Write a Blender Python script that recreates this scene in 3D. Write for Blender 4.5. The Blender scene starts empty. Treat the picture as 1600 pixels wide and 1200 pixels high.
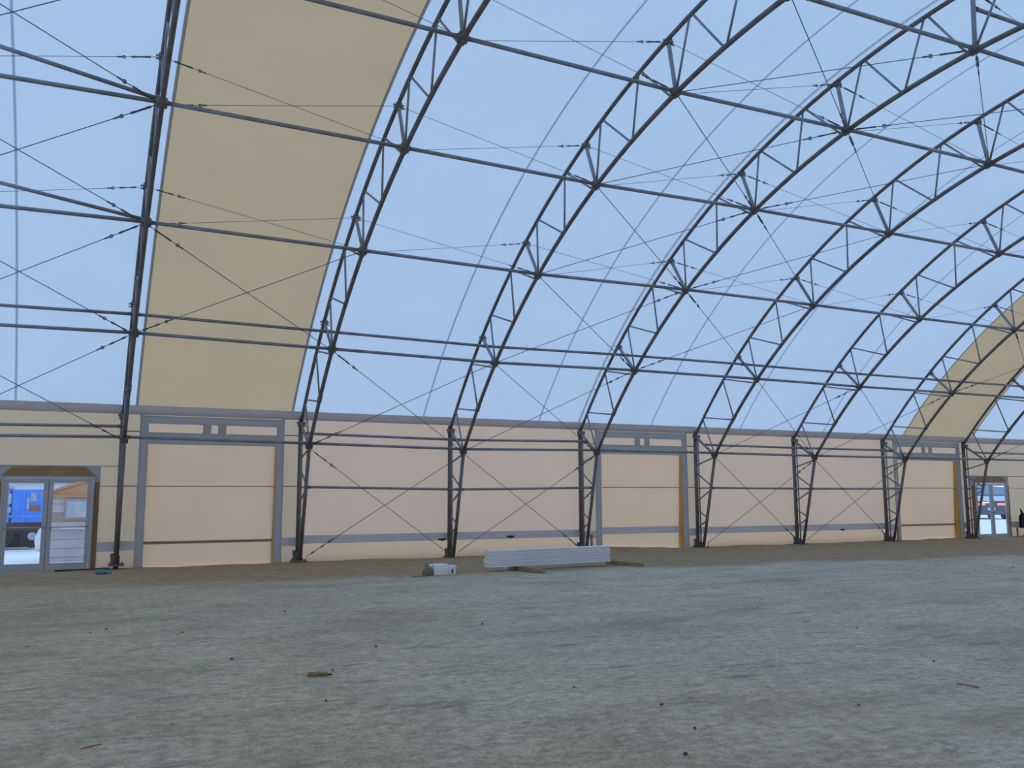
import bpy, bmesh, math, random
from mathutils import Vector, Matrix, noise
random.seed(7)
C = bpy.context.scene.collection
SC = bpy.context.scene
# ------------------------------------------------------------------ camera
YAW, PIT, ROL = math.radians(26.0223), math.radians(7.2452), math.radians(-0.1968)
fw = Vector((math.sin(YAW)*math.cos(PIT), math.cos(YAW)*math.cos(PIT), math.sin(PIT)))
r0 = Vector((math.cos(YAW), -math.sin(YAW), 0)); u0 = r0.cross(fw)
rr = r0*math.cos(ROL) + u0*math.sin(ROL); uu = -r0*math.sin(ROL) + u0*math.cos(ROL)
cam = bpy.data.cameras.new('camera'); co = bpy.data.objects.new('camera', cam); C.objects.link(co)
M4 = Matrix((rr, uu, -fw)).transposed().to_4x4(); M4.translation = Vector((-1.180, -27.568, 1.872))
co.matrix_world = M4
cam.sensor_width = 36; cam.lens = 1397.6*36/1600; cam.clip_end = 2000
SC.camera = co
# ------------------------------------------------------------------ sky: an even overcast dusk
w = bpy.data.worlds.new('dusk_sky'); SC.world = w; w.use_nodes = True
nt = w.node_tree; nt.nodes.clear()
bg = nt.nodes.new('ShaderNodeBackground'); out = nt.nodes.new('ShaderNodeOutputWorld')
tc = nt.nodes.new('ShaderNodeTexCoord'); sx = nt.nodes.new('ShaderNodeSeparateXYZ'); rp = nt.nodes.new('ShaderNodeValToRGB')
rp.color_ramp.elements[0].position = 0.0; rp.color_ramp.elements[0].color = (0.89, 0.93, 1.13, 1)
rp.color_ramp.elements[1].position = 1.0; rp.color_ramp.elements[1].color = (0.49, 0.79, 1.17, 1)
nt.links.new(tc.outputs['Generated'], sx.inputs[0]); nt.links.new(sx.outputs['Z'], rp.inputs[0])
nt.links.new(rp.outputs[0], bg.inputs[0]); nt.links.new(bg.outputs[0], out.inputs[0])
bg.inputs[1].default_value = 1.16
SC.view_settings.view_transform = 'Standard'; SC.view_settings.look = 'None'
SC.view_settings.exposure = 0.0; SC.view_settings.gamma = 1.0; SC.view_settings.use_curve_mapping = False
SC.cycles.max_bounces = 8; SC.cycles.diffuse_bounces = 5; SC.cycles.transmission_bounces = 6; SC.cycles.transparent_max_bounces = 8
# ------------------------------------------------------------------ materials
def mat(name):
    m = bpy.data.materials.new(name); m.use_nodes = True; t = m.node_tree; t.nodes.clear()
    return m, t, t.nodes.new('ShaderNodeOutputMaterial')
def noise_mix(t, c1, c2, scale, lo=.35, hi=.65, detail=4, stretch=(1, 1, 1), coord='Object'):
    tc = t.nodes.new('ShaderNodeTexCoord'); mp = t.nodes.new('ShaderNodeMapping'); mp.inputs['Scale'].default_value = stretch
    n = t.nodes.new('ShaderNodeTexNoise'); n.inputs['Scale'].default_value = scale; n.inputs['Detail'].default_value = detail
    r = t.nodes.new('ShaderNodeValToRGB')
    r.color_ramp.elements[0].position = lo; r.color_ramp.elements[0].color = (*c1, 1)
    r.color_ramp.elements[1].position = hi; r.color_ramp.elements[1].color = (*c2, 1)
    t.links.new(tc.outputs[coord], mp.inputs[0]); t.links.new(mp.outputs[0], n.inputs['Vector']); t.links.new(n.outputs[0], r.inputs[0])
    return r.outputs[0], n
def solid(name, c1, c2=None, scale=6, rough=.6, metal=0., bump=0., emit=None, stretch=(1, 1, 1)):
    m, t, o = mat(name); p = t.nodes.new('ShaderNodeBsdfPrincipled')
    col, n = noise_mix(t, c1, c2 or tuple(x*.85 for x in c1), scale, stretch=stretch)
    t.links.new(col, p.inputs['Base Color']); p.inputs['Roughness'].default_value = rough; p.inputs['Metallic'].default_value = metal
    if bump:
        b = t.nodes.new('ShaderNodeBump'); b.inputs['Strength'].default_value = bump; b.inputs['Distance'].default_value = .01
        t.links.new(n.outputs[0], b.inputs['Height']); t.links.new(b.outputs[0], p.inputs['Normal'])
    if emit:
        p.inputs['Emission Color'].default_value = (*emit[:3], 1); p.inputs['Emission Strength'].default_value = emit[3]
    t.links.new(p.outputs[0], o.inputs[0]); return m
def fabric(name, c1, c2, trans, scale=.6, weave=True):
    m, t, o = mat(name)
    col, n = noise_mix(t, c1, c2, scale, .3, .7, 6)
    d = t.nodes.new('ShaderNodeBsdfDiffuse'); tr = t.nodes.new('ShaderNodeBsdfTranslucent'); mx = t.nodes.new('ShaderNodeMixShader')
    mx.inputs[0].default_value = trans
    t.links.new(col, d.inputs[0]); t.links.new(col, tr.inputs[0])
    t.links.new(d.outputs[0], mx.inputs[1]); t.links.new(tr.outputs[0], mx.inputs[2]); t.links.new(mx.outputs[0], o.inputs[0])
    return m
FWHITE = fabric('white_membrane', (.74, .83, .93), (.77, .86, .95), .55)
FWHITE_L = fabric('white_membrane_lap', (.64, .74, .85), (.62, .72, .83), .46)
FTAN = fabric('tan_membrane', (.71, .515, .30), (.75, .54, .315), .5)
FBEIGE = fabric('beige_wall_fabric', (.66, .47, .33), (.69, .495, .35), .68)
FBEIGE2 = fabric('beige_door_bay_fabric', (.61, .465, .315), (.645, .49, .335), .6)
FCURT = fabric('beige_curtain_fabric', (.655, .45, .285), (.685, .47, .30), .70)
FBAND = fabric('grey_brown_band', (.53, .475, .46), (.48, .435, .425), .22, 3)
FGREY = fabric('grey_webbing', (.60, .60, .61), (.56, .565, .575), .38, 3)
FLOW = fabric('grey_lower_band', (.78, .78, .81), (.72, .73, .76), .4, 3)
FSEAM = fabric('seam_strip', (.50, .47, .46), (.46, .43, .42), .35, 3)
FWSTRIP = fabric('wall_strip', (.55, .43, .31), (.52, .40, .29), .3, 3)  # thin darker tan strips running across the wall bays
GALV = solid('galvanised_steel', (.27, .30, .33), (.20, .21, .22), 2.2, .5, .35, 0)
GALV_D = solid('weathered_steel', (.19, .19, .19), (.145, .115, .10), 2.5, .6, .3, 0)
CABLE = solid('cable_steel', (.16, .17, .19), (.11, .115, .12), 5, .5, .3)
ALU = solid('mill_aluminium', (.42, .43, .44), (.38, .39, .40), 3, .45, .2)
DARK = solid('dark_rubber', (.03, .03, .035), (.02, .02, .02), 5, .8)
WOOD = solid('brown_plywood', (.38, .235, .10), (.29, .17, .07), 3, .7, 0, .2, stretch=(.3, 1, 1))
JAMB = solid('ochre_board', (.62, .36, .12), (.52, .29, .09), 2, .7, 0, .1, stretch=(1, 1, .3))
TIMBER = solid('sawn_timber', (.36, .24, .15), (.25, .16, .10), 4, .8, 0, .3, stretch=(1, .2, 1))
SHEET = solid('grey_sheet_metal', (.78, .79, .79), (.70, .72, .73), 5, .5, 0, stretch=(.2, 1, 1))
WHITE = solid('white_board', (.78, .80, .82), (.70, .72, .74), 4, .6)
OLIVE = solid('olive_sack', (.22, .21, .13), (.15, .14, .08), 12, .9, 0, .4)
YELL = solid('dirty_yellow_plastic', (.36, .27, .06), (.08, .07, .03), 30, .7)
TEAL = solid('teal_cloth', (.10, .30, .33), (.06, .18, .20), 20, .8)
REDM = solid('red_plastic', (.35, .09, .09), (.30, .07, .07), 20, .6)
STONE = solid('dark_stone', (.055, .055, .055), (.09, .085, .08), 20, .9)
BLACK = solid('black_cloth', (.015, .016, .02), (.03, .03, .035), 6, .9, 0, .3)
SNOW = solid('snow', (.93, .94, .94), (.88, .91, .92), .5, .8, 0, .3)
BLUE = solid('blue_paint', (.03, .30, .95), (.02, .24, .85), 4, .4)
TYRE = solid('black_tyre', (.02, .02, .03), (.035, .035, .045), 5, .8)
SHEDW = solid('shed_board', (.50, .36, .32), (.42, .30, .27), 3, .8, 0, .3, stretch=(.3, 1, 1))
SHEDG = solid('orange_gable_board', (.72, .42, .24), (.62, .34, .18), 3, .8, 0, .3, stretch=(.3, 1, 1))
SHEDP = solid('painted_shed_wall', (.62, .59, .63), (.54, .51, .56), 3, .8)
HILL = solid('dusk_hill', (.16, .24, .38), (.12, .19, .31), .05, .9)
VANM = solid('dark_van_paint', (.05, .07, .12), (.04, .06, .10), 4, .3)
LAMP_R = solid('red_tail_lamp', (.6, .05, .03), None, 4, .4, 0, 0, (1.0, .12, .07, 3.0))
LAMP_W = solid('white_lamp', (.8, .8, .8), None, 4, .4, 0, 0, (1.0, .85, .85, 2.2))
m, t, o = mat('clear_glass')
g1 = t.nodes.new('ShaderNodeBsdfTransparent'); g2 = t.nodes.new('ShaderNodeBsdfGlossy'); g2.inputs['Roughness'].default_value = .03
gm = t.nodes.new('ShaderNodeMixShader'); g1.inputs[0].default_value = (.97, .99, 1, 1)
gm.inputs[0].default_value = .05; t.links.new(g1.outputs[0], gm.inputs[1]); t.links.new(g2.outputs[0], gm.inputs[2]); t.links.new(gm.outputs[0], o.inputs[0])
GLASS = m
SHEDGL = solid('shed_window_glass', (.40, .55, .75), (.60, .68, .80), 3, .12)

def ground_mat():
    m, t, o = mat('compacted_gravel'); L = t.links.new; N = t.nodes.new
    tc = N('ShaderNodeTexCoord'); sp = N('ShaderNodeSeparateXYZ'); L(tc.outputs['Object'], sp.inputs[0])
    def nz(scale, detail=5, stretch=(1, 1, 1), rough=.55):
        mp = N('ShaderNodeMapping'); mp.inputs['Scale'].default_value = stretch; L(tc.outputs['Object'], mp.inputs[0])
        n = N('ShaderNodeTexNoise'); n.inputs['Scale'].default_value = scale; n.inputs['Detail'].default_value = detail; n.inputs['Roughness'].default_value = rough
        L(mp.outputs[0], n.inputs['Vector']); return n.outputs[0]
    def ramp(v, a, b, c1, c2):
        r = N('ShaderNodeValToRGB'); r.color_ramp.elements[0].position = a; r.color_ramp.elements[0].color = (*c1, 1)
        r.color_ramp.elements[1].position = b; r.color_ramp.elements[1].color = (*c2, 1); L(v, r.inputs[0]); return r.outputs[0]
    def mix(f, a, b, mode='MIX'):
        x = N('ShaderNodeMix'); x.data_type = 'RGBA'; x.blend_type = mode
        if isinstance(f, float): x.inputs[0].default_value = f
        else: L(f, x.inputs[0])
        L(a, x.inputs[6]); L(b, x.inputs[7]); return x.outputs[2]
    def mth(op, a, b):
        x = N('ShaderNodeMath'); x.operation = op; x.use_clamp = op == 'MULTIPLY_ADD'
        for i, v in enumerate((a, b)):
            if isinstance(v, (int, float)): x.inputs[i].default_value = v
            else: L(v, x.inputs[i])
        return x.outputs[0]
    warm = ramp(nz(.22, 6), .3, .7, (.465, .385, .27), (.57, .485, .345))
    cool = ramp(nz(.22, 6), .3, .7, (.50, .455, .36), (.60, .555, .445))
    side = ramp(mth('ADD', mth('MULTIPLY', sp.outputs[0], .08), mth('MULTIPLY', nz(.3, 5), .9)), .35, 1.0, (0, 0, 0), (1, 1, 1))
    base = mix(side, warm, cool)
    tread = ramp(nz(1.1, 7, (.8, 1.1, 1), .66), .34, .66, (.82, .815, .80), (1.08, 1.08, 1.08))
    col = mix(1.0, base, tread, 'MULTIPLY')
    mid = ramp(nz(6.5, 8, (.9, 1.1, 1), .78), .38, .62, (.78, .775, .76), (1.10, 1.10, 1.10))
    col = mix(1.0, col, mid, 'MULTIPLY')
    fine = ramp(nz(8, 7, (.9, 1.2, 1), .78), .3, .7, (.64, .64, .64), (1.32, 1.32, 1.32))
    col = mix(1.0, col, fine, 'MULTIPLY')
    grit = ramp(nz(34, 4, (1, 1, 1), .7), .32, .68, (.74, .74, .74), (1.22, 1.22, 1.22))
    col = mix(1.0, col, grit, 'MULTIPLY')
    brown = N('ShaderNodeRGB'); brown.outputs[0].default_value = (.31, .235, .155, 1)
    col = mix(ramp(nz(.42, 5, (.6, 1.3, 1)), .54, .72, (0, 0, 0), (.65, .65, .65)), col, brown.outputs[0])
    dark = N('ShaderNodeRGB'); dark.outputs[0].default_value = (.20, .18, .15, 1)
    col = mix(ramp(nz(1.6, 6, (.5, 1.8, 1), .7), .57, .68, (0, 0, 0), (.8, .8, .8)), col, dark.outputs[0])
    # loose coarse brown gravel left along the wall
    bank = mix(1.0, ramp(nz(3, 8, (.9, 1.1, 1), .75), .36, .64, (.28, .205, .125), (.46, .345, .215)), ramp(nz(38, 3), .3, .7, (.65, .65, .65), (1.25, 1.25, 1.25)), 'MULTIPLY')
    edge = mth('ADD', mth('MULTIPLY', sp.outputs[0], .115), sp.outputs[1])
    edge = mth('ADD', edge, mth('MULTIPLY', nz(.35, 5), 3.0))
    fac = ramp(mth('ADD', mth('MULTIPLY', edge, .25), 1.6), .36, .64, (0, 0, 0), (1, 1, 1))
    col = mix(fac, col, bank)
    p = N('ShaderNodeBsdfPrincipled'); L(col, p.inputs['Base Color']); p.inputs['Roughness'].default_value = .95
    p.inputs['Specular IOR Level'].default_value = .15
    b = N('ShaderNodeBump'); b.inputs['Strength'].default_value = .9; b.inputs['Distance'].default_value = .018
    L(mth('ADD', nz(7, 6, (.8, 1.5, 1), .75), mth('MULTIPLY', nz(40, 3), .5)), b.inputs['Height']); L(b.outputs[0], p.inputs['Normal'])
    L(p.outputs[0], o.inputs[0]); return m
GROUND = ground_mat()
# ------------------------------------------------------------------ mesh helpers
class MB:
    def __init__(s): s.v = []; s.f = []; s.s = []
    def tube(s, pts, r, n=8, cap=True):
        pts = [Vector(p) for p in pts]; b = len(s.v); up = None
        for i, p in enumerate(pts):
            a = pts[max(i-1, 0)]; c = pts[min(i+1, len(pts)-1)]; d = (c-a).normalized()
            if up is None:
                up = Vector((1, 0, 0)) if abs(d.x) < .9 else Vector((0, 0, 1))
            e1 = (up - d*up.dot(d)).normalized(); e2 = d.cross(e1); up = e1
            rad = r[i] if isinstance(r, (list, tuple)) else r
            for k in range(n):
                q = 2*math.pi*(k+.5)/n; s.v.append(p + e1*(rad*math.cos(q)) + e2*(rad*math.sin(q)))
        for i in range(len(pts)-1):
            for k in range(n):
                k2 = (k+1) % n; s.f.append((b+i*n+k, b+i*n+k2, b+(i+1)*n+k2, b+(i+1)*n+k)); s.s.append(True)
        if cap:
            s.f.append(tuple(b+k for k in range(n))[::-1]); s.s.append(False)
            e = b+(len(pts)-1)*n; s.f.append(tuple(e+k for k in range(n))); s.s.append(False)
        return s
    def box(s, c, d, m=None):
        b = len(s.v); hx, hy, hz = d[0]/2, d[1]/2, d[2]/2; c = Vector(c)
        for x in (-hx, hx):
            for y in (-hy, hy):
                for z in (-hz, hz):
                    q = Vector((x, y, z)); s.v.append(c + (m @ q if m else q))
        for f in ((0, 1, 3, 2), (4, 6, 7, 5), (0, 4, 5, 1), (2, 3, 7, 6), (0, 2, 6, 4), (1, 5, 7, 3)):
            s.f.append(tuple(b+i for i in f)); s.s.append(False)
        return s
    def bx(s, x0, x1, y0, y1, z0, z1): return s.box(((x0+x1)/2, (y0+y1)/2, (z0+z1)/2), (x1-x0, y1-y0, z1-z0))
    def prism(s, poly, y0, y1):   # polygon in x-z pulled along y
        b = len(s.v); n = len(poly)
        for y in (y0, y1):
            for x, z in poly: s.v.append(Vector((x, y, z)))
        s.f.append(tuple(range(b, b+n))); s.f.append(tuple(range(b+n, b+2*n))[::-1]); s.s += [False]*2
        for i in range(n):
            j = (i+1) % n; s.f.append((b+i, b+n+i, b+n+j, b+j)); s.s.append(False)
        return s
    def ring(s, c, axis, R, r, n=10, k=6):
        axis = Vector(axis).normalized(); a = axis.orthogonal().normalized(); b2 = axis.cross(a)
        pts = [Vector(c) + a*(R*math.cos(2*math.pi*i/n)) + b2*(R*math.sin(2*math.pi*i/n)) for i in range(n+1)]
        return s.tube(pts, r, k, False)
    def grid(s, fn, nu, nv, smooth=True):
        b = len(s.v)
        for i in range(nu+1):
            for j in range(nv+1): s.v.append(Vector(fn(i/nu, j/nv)))
        for i in range(nu):
            for j in range(nv):
                a = b+i*(nv+1)+j; s.f.append((a, a+nv+1, a+nv+2, a+1)); s.s.append(smooth)
        return s
    def mesh(s, name, m):
        me = bpy.data.meshes.new(name); me.from_pydata(s.v, [], s.f)
        me.polygons.foreach_set('use_smooth', s.s); me.materials.append(m); me.update(); return me
    def build(s, name, m, parent=None, bev=0):
        o = bpy.data.objects.new(name, s.mesh(name, m)); C.objects.link(o)
        if parent: o.parent = parent
        if bev:
            b = o.modifiers.new('bevel', 'BEVEL'); b.width = bev; b.segments = 2; b.limit_method = 'ANGLE'
        return o
def tag(o, label=None, cat=None, group=None, kind=None):
    for k, v in (('label', label), ('category', cat), ('group', group), ('kind', kind)):
        if v: o[k] = v
    return o
def empty(name, loc=(0, 0, 0), rz=0):
    o = bpy.data.objects.new(name, None); C.objects.link(o); o.location = loc; o.rotation_euler = (0, 0, rz); o.empty_display_size = .2; return o
ORD = ['first', 'second', 'third', 'fourth', 'fifth', 'sixth', 'seventh', 'eighth', 'ninth']
# ------------------------------------------------------------------ arch geometry (metres; wall line y = 0)
FX = {-1: -4.97, 0: .005, 1: 5.04, 2: 9.986, 3: 14.966, 4: 20.034, 5: 24.94, 6: 29.96, 7: 35.07, 8: 40.1}
FZ = {-1: 0, 0: .066, 1: .009, 2: -.06, 3: .005, 4: .006, 5: -.015, 6: -.009, 7: -.002, 8: 0}
D2 = math.radians
def Pin(th, d=0): return (-16.842+(20.089+d)*math.sin(D2(th)), -9.153+(20.089+d)*math.cos(D2(th)))
def Pout(th, d=0): return (-16.93+(21.675+d)*math.sin(D2(th)), -9.37+(21.675+d)*math.cos(D2(th)))
TN = [51.36, 41.39, 31.45, 21.55, 11.75, 1.9, -8.0]
def Nn(k, d=0): return Pin(TN[k], d)
def Un(k):
    return (-.06, 4.12) if k == 0 else Pout(TN[k], -.07)
def leg_in(z): return -.3-.2537*z
# ------------------------------------------------------------------ setting: ground, snow, hill
def gz(x, y):
    z = .012*noise.noise((x*.8, y*.8, 3)) + .02*noise.noise((x*.25, y*.25, 9))
    if y > -5: z += (.02*noise.noise((x*1.7, y*1.7, 1)) + .03*noise.noise((x*.6, y*.9, 5)))*min(1, (y+5)/3)
    if y > -1.5: 
        k = (y+1.5)/1.7
        z += k*(-.05 if x < 12 else 0) + k*.10*math.exp(-((x-16.6)/1.6)**2) + k*.10*max(0, noise.noise((x*.9, 2, 2)))*(1 if x > 29 else 0)
    return z
g = MB(); g.grid(lambda u, v: ((-12+58*u), -34+34.3*v, gz(-12+58*u, -34+34.3*v)), 230, 140)
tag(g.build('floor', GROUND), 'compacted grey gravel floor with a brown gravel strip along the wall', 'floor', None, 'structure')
g = MB()
def sz(x, y): return -.13+.10*noise.noise((x*.12, y*.15, 4))+.04*noise.noise((x*.6, y*.6, 8))-(.0 if y > 2 else 0)
g.grid(lambda u, v: (-70+260*u, .3+140*v**1.5, sz(-70+260*u, .3+140*v**1.5)*min(1, 1+0*v)), 130, 60)
tag(g.build('ground', SNOW), 'snow covered yard outside the hall, seen through the door glass', 'ground', None, 'structure')
g = MB(); g.grid(lambda u, v: (-300+800*u, 220+60*v, -2+v*(9+7*noise.noise((u*9, 0, 1))+3*noise.noise((u*30, 0, 2)))), 60, 4)
tag(g.build('distant_hill', HILL), 'low blue dusk hills far beyond the snowy yard', 'hill', None, 'structure')
# ------------------------------------------------------------------ roof membrane
ceil = tag(empty('ceiling'), 'arched membrane roof of white strips with two tan strips', 'roof', None, 'structure')
SE = [-12, -7.2, -2.69, .34, 4.75, 9.0, 13.26, 17.95, 22.14, 26.47, 31.13, 35.55, 40.0, 45]
def arc(th, d): return Pout(th, d)
for i in range(len(SE)-1):
    x0, x1 = SE[i], SE[i+1]; tan = i in (3, 10)
    def fn(u, v, x0=x0, x1=x1):
        th = 50.45-100.9*v; y, z = arc(th, .14)
        return (x0+(x1-x0)*u, y, z)
    MB().grid(fn, 2, 64).build('roof_panel', FTAN if tan else FWHITE, ceil)
for x in SE[1:-1]:
    edge = x in (.34, 4.75, 31.13, 35.55)
    def fn(u, v, x=x, w=.028 if not edge else .035):
        th = 50.45-100.9*v; y, z = arc(th, .134); return (x-w+2*w*u, y, z)
    MB().grid(fn, 1, 64).build('roof_seam', FSEAM if edge else FWHITE_L, ceil)
def fn(u, v):
    th = 50.45-70*v; y, z = arc(th, .12); return (14.966-.16+.09*u, y, z)
MB().grid(fn, 1, 44).build('keder_strip', fabric('white_keder', (.8, .8, .8), (.75, .75, .75), .5), ceil)
# ------------------------------------------------------------------ walls
WY = .12
wb = tag(empty('wall_back'), 'long beige fabric side wall with grey bands and framed openings', 'wall', None, 'structure')
def panel(x0, x1, z0, z1, y=WY, m=FBEIGE, name='wall_panel', nx=6, nz=6, bulge=.0, parent=None):
    def fn(u, v):
        x = x0+(x1-x0)*u; z = z0+(z1-z0)*v
        return (x, y+bulge*noise.noise((x*.5, z*.6, 7)), z)
    return MB().grid(fn, nx, nz).build(name, m, parent or wb)
def band(x0, x1, z0, z1, y, m, name): return MB().bx(x0, x1, y-.006, y+.006, z0, z1).build(name, m, wb)
ZB = -.12
MB().grid(lambda u, v: (-12+57*u, WY-.03-.20*v**1.5, 4.275+.25*v), 40, 3).build('eave_band', FBAND, wb)
bays = {j: (FX[j], FX[j+1]) for j in range(-1, 8)}
def plain_bay(x0, x1):
    panel(x0, x1, .5, 4.4, bulge=.015, nx=10, nz=8)
    def skirt(u, v):   # loose skirt below the grey band, billowing outward
        x = x0+(x1-x0)*u; return (x, WY+.10*math.sin(v*math.pi)*.6+.03*noise.noise((x*1.3, v*2, 3))*(v), .52+(ZB-.52)*v)
    MB().grid(skirt, 14, 5).build('wall_skirt', FCURT, wb)
    band(x0, x1, .50, .75, WY-.016, FLOW, 'lower_band')
for j in (1, 2, 4, 5): plain_bay(*bays[j])
plain_bay(-12, FX[-1])
def opening_bay(j, x0, x1, o0, o1, low):
    """grey webbing surround of a large framed wall opening; its curtain hangs further out."""
    p0, p1 = o0+.235, o1-.235
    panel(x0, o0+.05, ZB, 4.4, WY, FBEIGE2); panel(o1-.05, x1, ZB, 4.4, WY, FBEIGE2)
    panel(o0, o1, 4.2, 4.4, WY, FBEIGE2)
    for (a, b) in ((x0, o0), (o1, x1)):
        band(a, b, .44, .70, WY-.012, FLOW, 'lower_band')
        for z in (2.22, 3.775): band(a, b, z, z+.035, WY-.008, FWSTRIP, 'wall_strip')
    tr = empty('opening_surround'); tr.parent = wb
    def bar(n, a, b, c, d): MB().bx(a, b, WY-.022, WY-.004, c, d).build(n, FGREY, tr)
    bar('surround_post', o0, p0, ZB, 4.26); bar('surround_post', p1, o1, ZB, 4.26)
    bar('surround_rail', p0, p1, 4.03, 4.26); bar('surround_rail', p0, p1, 3.44, 3.78)
    cx = (o0+o1)/2
    bar('surround_mullion', cx-.33, cx-.10, 3.78, 4.03); bar('surround_mullion', cx+.10, cx+.33, 3.78, 4.03)
    panel(p0-.1, p1+.15, 3.7, 4.1, WY+.03, FBEIGE, 'window_panel', 2, 2)
    def yc(z): return WY+.14+(3.5-z)/3.6*.18
    def fn(u, v):
        x = p0+(p1-p0)*u; z = ZB+(3.52-ZB)*v; return (x, yc(z)+.025*noise.noise((x*.8, z*.8, j)), z)
    MB().grid(fn, 12, 12).build('opening_curtain', FCURT, wb)
    for x in (p0, p1):
        s = .012 if x == p1 else -.012
        b = MB(); b.v = [Vector(q) for q in ((x, WY-.01, ZB), (x, yc(ZB)+.06, ZB), (x, yc(3.5)+.06, 3.5), (x, WY-.01, 3.5), (x+s, WY-.01, ZB), (x+s, yc(ZB)+.06, ZB), (x+s, yc(3.5)+.06, 3.5), (x+s, WY-.01, 3.5))]
        b.f = [(0, 1, 2, 3), (7, 6, 5, 4), (0, 4, 5, 1), (2, 6, 7, 3), (0, 3, 7, 4), (1, 5, 6, 2)]; b.s = [False]*6
        b.build('opening_jamb', JAMB, wb)
    MB().bx(p0, p1, yc(2.25)-.045, yc(2.25)-.03, 2.22, 2.25).build('wall_strip', FWSTRIP, wb)
    if low: MB().bx(p0, p1, yc(.6)-.06, yc(.6)-.03, .58, .66).build('curtain_batten', solid('brown_batten', (.33, .22, .14), None, 5), wb)
    else: MB().bx(p0, p1, yc(.7)-.05, yc(.7)-.035, .55, .80).build('lower_band', FLOW, wb)
opening_bay(0, FX[0], FX[1], .46, 4.565, True)
opening_bay(3, FX[3], FX[4], 15.66, 19.71, False)
opening_bay(6, FX[6], FX[7], 30.70, 34.93, True)
# ---- glazed double doors
def door(n, cx, cut_to, label):
    d = tag(empty('door_%d' % n, (cx, 0, 0)), label, 'door', None, 'structure')
    # wall fabric round the door (belongs to the wall)
    b0, b1 = cut_to; h = 2.62
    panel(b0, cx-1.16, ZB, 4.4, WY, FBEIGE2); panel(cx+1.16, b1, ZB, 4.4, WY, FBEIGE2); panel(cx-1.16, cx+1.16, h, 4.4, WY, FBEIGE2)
    for (a, b) in ((b0, cx-1.26), (cx+1.27, b1)):
        band(a, b, .42, .69, WY-.012, FLOW, 'lower_band')
        for z in (2.22, 2.775): band(a, b, z, z+.022, WY-.008, FWSTRIP, 'wall_strip')
    sp = MB().prism([(-1.38, 2.34), (-1.38, 2.80), (1.27, 2.80), (1.27, 2.34), (1.14, 2.34), (1.14, 2.52), (.86, 2.76), (-.88, 2.76), (-1.14, 2.52), (-1.14, 2.34)], WY-.035, WY-.012)
    sp.build('fabric_surround', FGREY, d)
    MB().prism([(-1.15, 2.48), (-1.15, 2.52), (-.89, 2.765), (.87, 2.765), (1.15, 2.52), (1.15, 2.48)], WY-.05, WY-.005).build('plywood_header', WOOD, d)
    MB().bx(1.13, 1.26, WY-.06, WY+.02, -.12, 2.34).build('door_jamb', JAMB2, d); MB().bx(-1.26, -1.13, WY-.06, WY+.02, -.12, 2.34).build('door_jamb', JAMB2, d)
    y0, y1 = .03, .13
    f = MB(); f.bx(-1.13, -1.07, y0, y1, -.1, 2.5); f.bx(1.07, 1.13, y0, y1, -.1, 2.5); f.bx(-1.07, 1.07, y0, y1, 2.44, 2.5); f.bx(-1.07, 1.07, y0, y1, -.1, -.06)
    f.build('door_frame', ALU, d)
    MB().bx(-.008, .008, .05, .09, -.05, 2.43).build('meeting_seal', DARK, d)
    for s in (-1, 1):
        a, b = (-1.065, -.006) if s < 0 else (.006, 1.065)
        ga, gb = (a+.11, b-.115) if s < 0 else (a+.115, b-.11)
        L = MB(); L.bx(a, ga, .045, .095, -.055, 2.43); L.bx(gb, b, .045, .095, -.055, 2.43); L.bx(ga, gb, .045, .095, 2.35, 2.43); L.bx(ga, gb, .045, .095, -.055, .155)
        lf = L.build('door_leaf', ALU, d)
        MB().bx(ga-.01, gb+.01, .066, .074, .145, 2.36).build('glass_pane', GLASS, lf)
        pb = MB(); pb.tube([(a+.06, .0, 1.12), (b-.06, .0, 1.12)], .018, 8); pb.bx(a+.05, a+.09, .0, .05, 1.09, 1.15); pb.bx(b-.09, b-.05, .0, .05, 1.09, 1.15)
        pb.build('push_bar', ALU, lf)
    return d
JAMB2 = solid('brown_jamb_board', (.30, .165, .06), (.24, .125, .045), 3, .7, 0, .15, stretch=(1, 1, .3))
door(1, -1.77, (FX[-1], FX[0]), 'near glazed aluminium double door under a bevelled plywood header')
door(2, 36.85, (FX[7], 45), 'far glazed aluminium double door beyond the last tan roof strip')
# strap buckles on the lower band
for x, z in ((12.24, .57), (27.49, .52), (9.76, .53)):
    b = MB(); b.bx(x-.13, x+.13, .06, .09, z-.025, z+.025); b.bx(x-.05, x+.05, .045, .06, z-.05, z+.03); b.build('strap_buckle', DARK, wb)
# far long wall and gable walls (behind and beside the camera)
YF = -33.86-.12
g = MB().grid(lambda u, v: (-12+57*u, YF, ZB+(4.5-ZB)*v), 4, 2); tag(g.build('wall_front', FBEIGE), 'beige fabric side wall behind the viewer', 'wall', None, 'structure')
for nm, x in (('wall_left', -12), ('wall_right', 45)):
    pts = [(WY, ZB)] + [arc(50.45-100.9*i/40, .14) for i in range(41)] + [(YF, ZB)]
    b = MB(); b.v = [Vector((x, y, z)) for y, z in pts]; b.f = [tuple(range(len(pts)))]; b.s = [False]
    tag(b.build(nm, FWHITE), 'white fabric gable wall of the hall', 'wall', None, 'structure')
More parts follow.
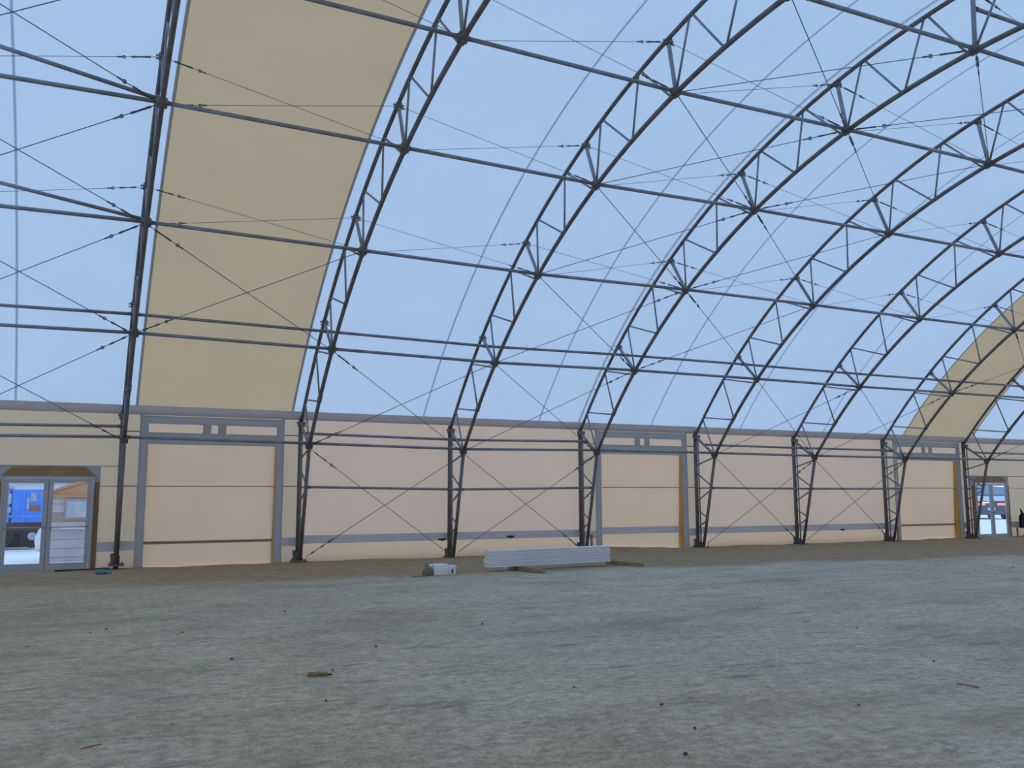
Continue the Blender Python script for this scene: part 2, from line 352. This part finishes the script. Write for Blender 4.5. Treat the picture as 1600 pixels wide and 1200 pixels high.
# ------------------------------------------------------------------ arch trusses
def v3(p, x=0): return Vector((x, p[0], p[1]))
def make_truss():
    root = empty('arch_truss')
    def T(n, pts, r, m=GALV, k=8): return MB().tube(pts, r, k).build(n, m, root)
    T('outer_chord', [v3(Pout(51.4-102.8*i/72)) for i in range(73)], .05, GALV_D, 10)
    T('inner_chord', [v3(Pin(51.36-102.72*i/72)) for i in range(73)], .054, GALV_D, 10)
    T('wall_post', [(0, 0, -.12), (0, 0, 4.30)], .072, GALV_D, 10)
    T('inner_leg', [(0, leg_in(0), -.08), v3(Nn(0))], .055, GALV_D, 10)
    ym = -33.86
    T('wall_post', [(0, ym, -.12), (0, ym, 4.30)], .072, GALV_D, 10)
    T('inner_leg', [(0, ym+.3, -.08), v3(Pin(-51.36))], .055, GALV_D, 10)
    T('tension_rod', [(0, -.19, .1), (0, -.17, 4.1)], .028, GALV)
    for z0, z1, io in ((3.05, 3.33, 0), (2.80, 2.28, 0), (2.2, 2.2, 0), (1.70, 2.12, 0), (1.40, 1.12, 0), (.72, 1.0, 0)):
        T('leg_lacing', [(0, 0, z0), (0, leg_in(z1), z1)], .027)
    for k in range(6):
        n = TN[k]
        if k: T('lacing_bar', [v3(Pout(n+2.9)), v3(Pin(n+.45))], .026)
        T('lacing_bar', [v3(Pin(n)), v3(Pout(n-2.1))], .026)
        T('lacing_bar', [v3(Pout(n-2.3)), v3(Pin(n-4.65))], .026)
        T('lacing_bar', [v3(Pin(n-4.85)), v3(Pout(TN[k+1]+3.1))], .026)
        a, b = v3(Un(k)), v3(Nn(k)); d = (b-a).normalized()
        MB().box((a+b)/2, (.06, (b-a).length, .085), Matrix.Rotation(math.atan2(d.z, d.y), 3, 'X')).build('purlin_strut', GALV, root, .01)
        R = Matrix.Rotation(-D2(n), 3, 'X')
        c = v3(Nn(k, .03)); br = MB(); br.box(c, (.20, .17, .15), R); br.box(v3(Nn(k, -.06)), (.10, .22, .03), R); br.build('node_bracket', GALV_D, root, .012)
        u = v3(Un(k)); cl = MB(); cl.box(u, (.15, .12, .11), R); cl.tube([u+Vector((-.13, 0, .02)), u+Vector((.13, 0, .02))], .02, 6); cl.tube([u+Vector((-.13, -.02, -.06)), u+Vector((.13, -.02, -.06))], .016, 6); cl.build('strut_clamp', GALV_D, root)
    MB().tube([v3(Pin(46.75)), v3(Pin(46.2))], .068, 10).build('splice_sleeve', GALV_D, root)
    b = MB(); b.box((0, -.08, 4.14), (.2, .2, .12)); b.tube([(-.14, -.03, 4.18), (.14, -.03, 4.18)], .022, 6); b.tube([(0, .0, 4.25), v3(Pout(50.6))], .062, 8); b.build('knee_bracket', GALV_D, root)
    b = MB(); b.bx(-.2, .2, -.46, .14, -.02, .02); b.bx(-.012, .012, -.36, .08, .02, .2); b.bx(-.09, .09, -.07, .07, .02, .25)
    for x in (-.15, .15):
        for y in (-.38, .06): b.tube([(x, y, .02), (x, y, .07)], .022, 6)
    b.build('base_plate', GALV_D, root)
    b = MB(); b.box((-.115, .02, .14), (.05, .07, .26), Matrix.Rotation(-.10, 3, 'Y')); b.bx(-.15, -.06, -.02, .06, .25, .31); b.build('anchor_bracket', GALV_D, root)
    return root
proto = make_truss()
def copy_tree(o, parent=None):
    c = o.copy(); C.objects.link(c)
    if parent: c.parent = parent
    for ch in list(o.children): copy_tree(ch, c)
    return c
TL = {-1: 'steel arch truss on the left beyond the near glass double door',
      0: 'first arch truss from left, seen nearly edge-on beside the near glass door',
      1: 'second arch truss from left, along the right edge of the wide tan strip',
      2: 'third arch truss from left, its foot behind the small white boxes',
      3: 'fourth arch truss from left, its foot behind the grey profile stack',
      4: 'fifth arch truss from left, just right of the middle framed wall opening',
      5: 'sixth arch truss from left, in the middle of the far cross-braced wall bays',
      6: 'seventh arch truss from left, along the left edge of the far tan strip',
      7: 'eighth arch truss from left, in front of the far glass double door',
      8: 'steel arch truss on the right beyond the far glass double door'}
for j in range(-1, 9):
    o = proto if j == -1 else copy_tree(proto)
    o.location = (FX[j], 0, FZ[j]); tag(o, TL[j], 'truss', 'arched steel roof trusses')
def NP(j, k, d=0): 
    y, z = Nn(k, d); return Vector((FX[j], y, z+FZ[j]))
def UP(j, k):
    y, z = Un(k); return Vector((FX[j], y, z+FZ[j]))
# ------------------------------------------------------------------ purlin tubes, one per bay
def between(j):
    a = {-1: 'left of the first arch', 7: 'right of the eighth arch'}.get(j)
    return a or 'between %s and %s arches from left' % (ORD[j], ORD[j+1])
def pipe(a, b, r, name, label, cat, group, m=GALV):
    d = (b-a).normalized(); a2, b2 = a+d*.03, b-d*.03; mid = a2
    o = MB().tube([a2-mid, b2-mid], r, 10).build(name, m)
    o.location = mid
    L = (b2-a2).length
    MB().tube([Vector((0, 0, 0)), d*.10], r*1.22, 10).build('end_sleeve', GALV_D, o); MB().tube([d*(L-.10), d*L], r*1.22, 10).build('end_sleeve', GALV_D, o); tag(o, label, cat, group); return o
ROW = ['eaves', 'first', 'second', 'third', 'fourth', 'fifth']
LOWROWS = {0: range(-1, 8), 1: range(-1, 8), 2: range(-1, 7), 3: range(-1, 6), 4: range(0, 5), 5: range(2, 5)}
for k, js in LOWROWS.items():
    for j in js:
        off = Vector((0, .02, .09)) if k == 0 else Vector((0, 0, 0))
        a, b = NP(j, k, .04 if k else 0)+off, NP(j+1, k, .04 if k else 0)+off
        pipe(a, b, .044, 'purlin_tube', ('purlin tube of %s row above eaves, %s' % (ROW[k], between(j))) if k else 'lower eaves tube, %s' % between(j), 'purlin', 'purlin tubes between the arches')
for k, js, t in ((0, (-1, 1, 2, 4, 5, 7), .42), (1, range(-1, 8), .33), (5, (3, 4), .30)):
    for j in js:
        a = UP(j, k).lerp(NP(j, k), t); b = UP(j+1, k).lerp(NP(j+1, k), t)
        nm = {0: 'upper eaves tube, %s', 1: 'upper tube paired with first purlin row, %s', 5: 'upper ridge tube, %s'}[k] % between(j)
        pipe(a, b, .042, 'upper_purlin_tube', nm, 'purlin', 'upper tubes paired with the purlins')
for j in (1, 2, 4, 5):
    a = Vector((FX[j], leg_in(2.2), 2.2+FZ[j])); b = Vector((FX[j+1], leg_in(2.2), 2.2+FZ[j+1]))
    pipe(a, b, .040, 'wall_rail_tube', 'mid-height wall rail tube, %s' % between(j), 'rail', 'wall rail tubes')
for k in (2, 3):
    pipe(NP(0, k, .1), UP(-1, k), .042, 'strut_tube', 'slanting tube above %s purlin row, left of the first arch' % ROW[k], 'strut', 'slanting strut tubes')
# ------------------------------------------------------------------ brace cables with turnbuckles
def cable(a, b, r, name, label, group, tb_at=None):
    d = (b-a); L = d.length; d.normalize()
    o = MB().tube([Vector((0, 0, 0)), d*L], r, 6).build(name, CABLE); o.location = a
    tag(o, label, 'cable', group)
    if tb_at is not None:
        s = 1 if tb_at == 0 else -1; base = Vector((0, 0, 0)) if tb_at == 0 else d*L
        dd = d*s; side = dd.cross(Vector((0, 0, 1))).normalized()
        q = 1.0 if r > .009 else .8
        m = MB(); p0 = base+dd*.20; p1 = base+dd*(.20+.34*q)
        for e in (-1, 1): m.tube([p0+side*e*.020*q, p1+side*e*.020*q], .008*q+.002, 5)
        m.tube([p0-dd*.05, p0+dd*.06], .024*q, 6); m.tube([p1-dd*.06, p1+dd*.05], .024*q, 6)
        m.build('turnbuckle', CABLE, o)
        m = MB(); c = base+dd*(.20+.34*q+.24*q); m.ring(c, side, .034*q, .012*q+.002); m.tube([c+dd*.04*q, c+dd*.16*q], .019*q, 6); m.build('cable_eye', CABLE, o)
    return o
def off(a, b):   # start a little way out from the node centre
    d = (b-a).normalized(); return a+d*.08, b-d*.08
RW = ['eaves row', 'first row', 'second row', 'third row', 'fourth row', 'fifth row']
def aname(j): return 'outer left arch' if j < 0 else ('outer right arch' if j > 7 else ORD[j]+' arch')
BR = {-1: (0, 1, 2, 3), 0: (1,), 1: (0,), 2: (0, 1, 2, 3, 4), 3: (1, 2, 3, 4), 4: (0,), 5: (0,), 6: (1,), 7: (0,)}
TB = {-1: 1, 0: 0, 1: 0, 2: 1, 3: 0, 4: 1, 5: 1, 6: 0, 7: 0}
UPO = Vector((0, .015, .02)); DNO = Vector((0, -.02, -.03))
for j, ks in BR.items():
    for k in ks:
        for rise in (True, False):
            if j == 7 and not rise: continue
            k0, k1 = (k, k+1) if rise else (k+1, k)
            a, b = off(NP(j, k0)+(UPO if rise else DNO), NP(j+1, k1)+(UPO if rise else DNO))
            lab = 'brace cable %s from %s at %s to %s at %s' % ('rising' if rise else 'falling', aname(j), RW[k0], aname(j+1), RW[k1])
            cable(a, b, .0095, 'brace_cable', lab, 'roof brace cables', TB[j])
for j in (1, 2, 4, 5):
    for rise in (True, False):
        top = NP(j+1 if rise else j, 0)+Vector((0, 0, -.06)); jb = j if rise else j+1
        bot = Vector((FX[jb], leg_in(0), .10)) + Vector((.15 if rise else -.15, .05, 0))
        a, b = off(bot, top) if rise else off(top, bot)
        lab = 'wall cable %s, between %s and %s' % ('rising from foot of '+aname(j)+' to knee of '+ORD[j+1] if rise else 'falling from knee of '+aname(j)+' to foot of '+ORD[j+1], 'left', 'right')
        lab = lab.split(', between')[0]
        cable(a, b, .0095, 'wall_brace_cable', lab, 'wall brace cables', {1: 0, 2: 1, 4: 1, 5: 1}[j])
for k, js in ((2, range(-1, 7)), (3, range(-1, 6)), (4, range(0, 5)), (5, (3,))):
    for j in js:
        for up in (True, False):     # up: from the chord foot of j to the strut head of j+1
            if j == -1 and not up: continue
            if k == 5 and up: continue
            if k == 4 and j == 0 and up: continue
            A = NP(j, k)+Vector((0, 0, -.03)) if up else UP(j, k); B = UP(j+1, k) if up else NP(j+1, k)+Vector((0, 0, .03))
            a, b = off(A, B)
            lab = 'thin cable above %s purlin row, %s from %s to %s' % (ROW[k], 'rising' if up else 'falling', aname(j), aname(j+1))
            cable(a, b, .0055, 'purlin_cable', lab, 'thin cables above the purlins', {-1: 1, 0: 0, 1: 1, 2: 1}.get(j, 1 if up else 0))
# ------------------------------------------------------------------ things on the floor
# stack of profiled panels on two bearers
ang = math.atan2(.46, 3.87)
hN = ['topmost', 'second from top', 'second from bottom', 'bottom']
for i in range(4):
    z0 = .115+i*.108
    o = MB(); sh = [.012, -.015, .02, 0][i]
    # cross-section: panel with two shallow grooves along the visible edge
    prof = [(-.0, 0), (-.0, .040), (.028, .046), (.028, .056), (0, .062), (0, .096), (.022, .103), (.27, .103), (.27, 0)]
    b0 = len(o.v); n = len(prof)
    for x in (0, 3.9):
        for y, z in prof: o.v.append(Vector((x+sh, y, z)))
    o.f.append(tuple(range(n))); o.f.append(tuple(range(n, 2*n))[::-1]); o.s += [False]*2
    for q in range(n): o.f.append((q, n+q, n+(q+1) % n, (q+1) % n)); o.s.append(False)
    ob = o.build('steel_profile', SHEET); ob.location = (8.42, -6.58, z0); ob.rotation_euler = (0, 0, ang)
    lp = MB()
    for yy in (.08, .2): lp.bx(sh+.0, sh+3.9, yy-.02, yy+.02, .103, .1055)
    lp.build('profile_rib', SHEET, ob)
    tag(ob, ['bottom grey metal profile of the stack, resting on timber bearers', 'second grey metal profile up from the bottom of the stack', 'grey metal profile just under the topmost one in the stack', 'topmost grey metal profile of the stack by the wall'][i], 'profile', 'grey metal profiles in the stack')
for x0, y0, x1, y1, lab in ((9.28, -5.95, 9.47, -7.50, 'timber bearer jutting out under the left end of the profile stack'), (12.60, -5.5, 12.77, -6.98, 'timber bearer jutting out under the right end of the profile stack')):
    d = Vector((x1-x0, y1-y0, 0)); L = d.length
    o = MB().box((L/2, 0, .055), (L, .13, .105)).build('timber_bearer', TIMBER, None, .006); o.location = (x0, y0, 0); o.rotation_euler = (0, 0, math.atan2(d.y, d.x)); tag(o, lab, 'timber', 'timber bearers under the profiles')
# white boxes and a sack
o = MB().box((0, 0, .125), (.40, .30, .25)).build('white_box', WHITE, None, .012); o.location = (7.02, -6.62, .0); o.rotation_euler = (0, 0, .1)
MB().box((0, 0, .253), (.36, .26, .012)).build('box_lid', WHITE, o, .004); tag(o, 'larger white box on the gravel left of the profile stack', 'box')
o = MB().box((0, 0, .105), (.24, .26, .21)).build('white_carton', WHITE, None, .01); o.location = (7.37, -6.50, 0); o.rotation_euler = (0, 0, -.15)
MB().box((.03, -.133, .075), (.035, .012, .09)).build('carton_handle', DARK, o); MB().box((.16, -.02, .17), (.16, .2, .012), Matrix.Rotation(.6, 3, 'Y')).build('carton_flap', WHITE, o); tag(o, 'smaller white carton with open flap, right of the larger white box', 'box')
def blob(name, m, s, seed, n=14, parent=None):
    bm = bmesh.new(); bmesh.ops.create_icosphere(bm, subdivisions=3 if n > 8 else 1, radius=1)
    for v in bm.verts:
        k = 1+.22*noise.noise(v.co*1.6+Vector((seed, seed*2, 0))); v.co = Vector((v.co.x*s[0]*k, v.co.y*s[1]*k, max(v.co.z, -.55)*s[2]*k))
    z0 = min(v.co.z for v in bm.verts)
    for v in bm.verts: v.co.z -= z0
    me = bpy.data.meshes.new(name); bm.to_mesh(me); bm.free(); me.materials.append(m)
    for p in me.polygons: p.use_smooth = n > 8
    o = bpy.data.objects.new(name, me); C.objects.link(o)
    if parent: o.parent = parent
    return o
o = blob('olive_sack', OLIVE, (.14, .13, .14), 3); o.location = (6.70, -6.72, 0); tie = blob('sack_tie', OLIVE, (.05, .04, .05), 5, parent=o); tie.location = (-.03, 0, .19); tag(o, 'small olive brown sack against the left of the white box', 'sack')
o = MB().box((0, 0, .012), (.42, .06, .024)).build('scrap_lath', TIMBER); o.location = (6.38, -6.98, .0); o.rotation_euler = (0, 0, .1); tag(o, 'short pale lath lying on gravel left of the olive sack', 'lath')
# crushed yellow strip
b = MB()
def yf(u, v):
    x = -.105+.21*u; q = 2*math.pi*v; rad = .018+.010*noise.noise((u*9, math.cos(q), math.sin(q))); return (x, rad*math.cos(q)*1.5, max(0, .018+rad*math.sin(q)*1.2))
b.grid(yf, 26, 12); o = b.build('yellow_strip', YELL); o.location = (1.262, -17.82, .0); o.rotation_euler = (0, 0, -.35)
e = MB().box((.125, -.005, .012), (.06, .02, .016)).build('torn_end', DARK, o); tag(o, 'crushed dirty yellow plastic strip on the open gravel floor', 'litter')
# teal rag near the first arch foot
o = blob('teal_rag', TEAL, (.15, .1, .07), 8); o.location = (-.42, -2.35, 0); q = blob('rag_fold', TEAL, (.07, .06, .05), 2, parent=o); q.location = (.17, -.04, 0); tag(o, 'crumpled teal rag on the gravel before the first arch foot', 'rag')
o = MB().box((0, 0, .02), (1.3, .16, .03)).build('gap_shade_strip', DARK); MB().box((.55, .02, .04), (.2, .12, .02)).build('shade_strip_cleat', WOOD, o); o.location = (-.85, -.85, 0); o.rotation_euler = (0, 0, .12); tag(o, 'dark strip standing for the shadowed gap under the near double door', 'shadow gap')  # dark strip put in for the shadowed gap under the door threshold
# red sticks
for (x, y, L, a, lab) in ((6.9, -21.3, .22, -1.35, 'thin red stick lying on the gravel, lower right of the floor'), (-.95, -19.8, .16, .5, 'short red twist of wire on the gravel, lower left of the floor'), (8.85, -17.1, .16, .2, 'short red splinter on the gravel far right of the yellow strip')):
    o = MB().tube([(-L/2, 0, .008), (-L*.1, .006, .012), (L/2, 0, .008)], .006, 6).build('red_stick', REDM); o.location = (x, y, 0); o.rotation_euler = (0, 0, a); tag(o, lab, 'stick')
# loose dark stones
PB = [[1.48, -17.62], [2.38, -16.32], [1.04, -19.06], [-.33, -19.33], [6.61, -12.9], [5.09, -20.46], [7.75, -20.22], [5.31, -21.4], [3.72, -20.6], [3.47, -21.41], [2.95, -21.98], [8.97, -17.97], [17.28, -13.87], [3.39, -19.59], [-.86, -13.37], [.31, -13.91], [6.39, -17.93], [-1.6, -14.27], [-.64, -13.07], [9.4, -15.4], [12.2, -12.5], [4.4, -15.1], [7.1, -16.6], [2.1, -12.2], [5.6, -10.9], [.6, -16.4], [11.4, -17.0], [-2.2, -16.5], [15.1, -10.6], [21.2, -11.8]]
for i, (x, y) in enumerate(PB):
    s = random.uniform(.009, .017)*(1+abs(y+20)*.03); o = blob('loose_stone', STONE, (s*1.3, s, s*.8), i+20, 1); o.location = (x, y, .002); o.rotation_euler = (0, 0, random.uniform(0, 3))
    tag(o, 'small dark stone loose on the open gravel floor', 'stone', 'loose dark stones on the gravel')
o = MB().box((0, 0, .006), (.16, .06, .012)).build('white_chip', WHITE, None, .002); o.location = (9.2, -13.0, .002); tag(o, 'small white chip on the gravel in front of the profile stack', 'chip')
# stakes at the openings
for x, y, h, lab in ((15.36, -.05, .55, 'brown timber stake beside the fourth arch foot'), (30.55, -.05, .58, 'brown timber stake beside the seventh arch foot'), (38.30, -.08, .40, 'short brown stake right of the far glass door')):
    o = MB().box((0, 0, h/2-.03), (.07, .05, h+.06)).build('timber_stake', TIMBER, None, .004); MB().box((0, 0, h+.01), (.085, .065, .03)).build('stake_cap', TIMBER, o); o.location = (x, y, 0); tag(o, lab, 'stake', 'timber stakes by the openings')
# black cloth hung on a stand at the right edge
rt = empty('draped_stand', (38.75, -.3, 0)); tag(rt, 'stand draped with a ragged black cloth, right of the far glass door', 'stand')
p = MB(); p.tube([(0, 0, 0), (0, 0, 1.2)], .025, 8); p.tube([(-.4, 0, 1.02), (.4, 0, 1.02)], .02, 8); p.tube([(-.25, .15, 0), (0, 0, .25)], .02); p.tube([(.25, .15, 0), (0, 0, .25)], .02); p.tube([(0, -.25, 0), (0, 0, .25)], .02); p.build('stand_post', GALV_D, rt)
def cl(u, v):
    x = -.5+1.0*u; hang = .62+.28*noise.noise((u*4, 3, 0)); s = abs(v-.5)*2; yy = (-.07 if v < .5 else .07)*min(1, s*4)+.03*math.sin(u*17)*s
    return (x+.05*noise.noise((u*5, v*3, 2)), yy, 1.06-hang*s+.03*math.sin(u*9)*(1-s))
c1 = MB().grid(cl, 26, 16).build('black_cloth', BLACK, rt); sm = c1.modifiers.new('thickness', 'SOLIDIFY'); sm.thickness = .012
c2 = MB().tube([(-.30, 0, 1.02), (-.40, 0, 1.18), (-.44, 0, 1.31)], [.07, .045, .008], 7).build('cloth_point', BLACK, rt)
# ------------------------------------------------------------------ outside: blue truck, shed, van
tr = empty('blue_truck', (-3.3, 13.6, -.05)); tag(tr, 'blue truck parked in the snow, through the near door left leaf', 'truck')
def P(n, m, f, par=None, bev=0): 
    b = MB(); f(b); return b.build(n, m, par, bev)
P('chassis', TYRE, lambda b: (b.bx(-2.2, 1.15, -.1, 1.9, .62, .98), b.bx(-2.2, 1.05, .0, 1.8, .45, .7)), tr)
body = P('truck_body', BLUE, lambda b: (b.bx(-2.2, -.1, -.1, 2.0, 1.0, 2.3), b.bx(-.02, 1.1, -.1, 2.0, 1.0, 2.32), b.bx(-2.2, 1.1, -.16, -.1, 1.18, 1.30), b.bx(-.42, -.34, -.18, -.1, 1.0, 2.3), b.bx(.36, .44, -.18, -.1, 1.0, 2.3)), tr, .02)
PALE = solid('pale_truck_window', (.42, .52, .62), (.30, .38, .48), 5, .2); RUST = solid('rust_panel', (.25, .12, .10), None, 6)
for x0, x1, z0, z1, mm in ((-.32, -.05, 1.75, 2.15, PALE), (-.32, -.05, 1.4, 1.62, PALE), (.62, .82, 1.85, 2.18, PALE), (.48, .58, 1.55, 2.0, PALE), (.60, .98, 1.45, 1.70, RUST), (-1.5, -.6, 1.7, 2.1, PALE)):
    P('body_window', mm, lambda b: b.bx(x0, x1, -.125, -.09, z0, z1), body)
P('roof_tarp', PALE, lambda b: b.bx(-.25, .0, .1, .8, 2.3, 2.5), tr, .05)
for x in (-1.7, -.35, .75):
    wv = P('wheel', TYRE, lambda b: b.tube([(x, -.16, .46), (x, .16, .46)], .46, 20), tr)
    P('wheel_hub', PALE, lambda b: b.tube([(x, -.18, .46), (x, -.15, .46)], .16, 12), wv)
P('mud_guard', TYRE, lambda b: (b.bx(-2.2, 1.1, -.12, -.06, .55, 1.0),), tr)
P('side_skirt', TYRE, lambda b: (b.bx(-2.2, 1.0, .02, .06, .02, .6), b.bx(-1.2, -.85, -.06, .02, .2, .6), b.bx(.02, .28, -.06, .02, .12, .5)), tr)
tk = blob('white_tank', WHITE, (.36, .36, .62), 4); tk.location = (-2.05, 12.6, -.16); q = MB().tube([(0, 0, .86), (0, 0, .98)], .09, 12).build('tank_cap', DARK, tk); tag(tk, 'rounded white tank beside the blue truck outside the near door', 'tank')
# long low fence in front of the truck
# small timber booth outside the right leaf
sh = empty('timber_booth', (-.35, 5.2, 0)); tag(sh, 'small timber booth with pitched roof outside the near door right leaf', 'shed')
P('booth_wall', SHEDP, lambda b: b.bx(-1.45, 1.45, 0, 2.0, -.3, 2.0), sh)
for i in range(-1, 7): P('wall_board', SHEDW if i in (4,) else SHEDP, lambda b: b.bx(-1.47, 1.47, -.03, .0, .02+i*.285, .02+i*.285+.27), sh)
P('gable', SHEDG, lambda b: b.prism([(-1.62, 2.0), (1.62, 2.0), (0, 2.62)], -.05, 2.0), sh)
P('roof_slab', SHEDG, lambda b: (b.prism([(-1.75, 1.97), (-1.75, 2.06), (0, 2.70), (0, 2.61)], -.12, 2.2), b.prism([(1.75, 1.97), (1.75, 2.06), (0, 2.70), (0, 2.61)][::-1], -.12, 2.2)), sh)
P('fascia_beam', SHEDG, lambda b: b.bx(-1.5, 1.5, -.09, -.03, 1.93, 2.02), sh)
wf = P('booth_window', SHEDW, lambda b: (b.bx(-1.05, .9, -.07, -.03, 1.22, 1.28), b.bx(-1.05, .9, -.07, -.03, 1.84, 1.9), b.bx(-1.05, -.99, -.07, -.03, 1.28, 1.84), b.bx(.84, .9, -.07, -.03, 1.28, 1.84), b.bx(-.1, -.05, -.07, -.03, 1.28, 1.84)), sh)
P('window_pane', SHEDGL, lambda b: b.bx(-.99, -.1, -.055, -.04, 1.28, 1.84), wf); P('window_pane', SHEDGL, lambda b: b.bx(-.05, .84, -.055, -.04, 1.28, 1.84), wf)
P('counter_shelf', SNOW, lambda b: b.bx(-1.1, 1.0, -.22, -.03, .93, 1.0), sh)
# pale building far behind the truck
bd = empty('pale_building', (0, 60, -.2)); tag(bd, 'long pale building far behind the blue truck', 'building')
PB2 = solid('pale_cladding', (.55, .62, .72), (.50, .57, .67), .3, .8); DK2 = solid('dark_trim', (.05, .07, .12), None, 3)
P('facade', PB2, lambda b: b.bx(-40, 25, 0, 12, 0, 4.6), bd); P('eave_trim', DK2, lambda b: b.bx(-40, 25, -.3, 0, 3.5, 3.8), bd); P('roof_edge', SNOW, lambda b: b.bx(-40.3, 25.3, -.6, 12.3, 4.6, 4.9), bd)
for i in range(12): P('window', DK2, lambda b: b.bx(-37+i*5, -34.6+i*5, -.06, 0, 1.4, 2.8), bd)
# van seen through the far door
vn = empty('parked_van', (71.2, 25.5, -.1), -.6); tag(vn, 'dark van with glowing red tail lamps, through the far glass door', 'van')
vb = P('van_body', VANM, lambda b: (b.bx(-1.6, 1.6, -1, 3.4, .35, 1.45), b.prism([(-1.6, 1.45), (1.6, 1.45), (1.35, 2.1), (-1.35, 2.1)], -.9, 3.2)), vn, .05)
P('rear_window', SHEDGL, lambda b: b.bx(-1.15, 1.15, -.93, -.89, 1.55, 1.98), vb); P('number_plate', WHITE, lambda b: b.bx(-.3, .3, -1.03, -1.0, .75, .95), vb)
for x in (-1.0, 1.0): P('tail_lamp', LAMP_R, lambda b: b.bx(x-.5, x+.5, -1.05, -1.0, 1.18, 1.36), vb)
P('lamp_bar', LAMP_W, lambda b: b.bx(-.9, -.2, -1.04, -1.0, 1.38, 1.46), vb)
for x in (-1.2, 1.2):
    for y in (-.4, 2.7): P('wheel', TYRE, lambda b: b.tube([(x-.15, y, .34), (x+.15, y, .34)], .36, 16), vn)
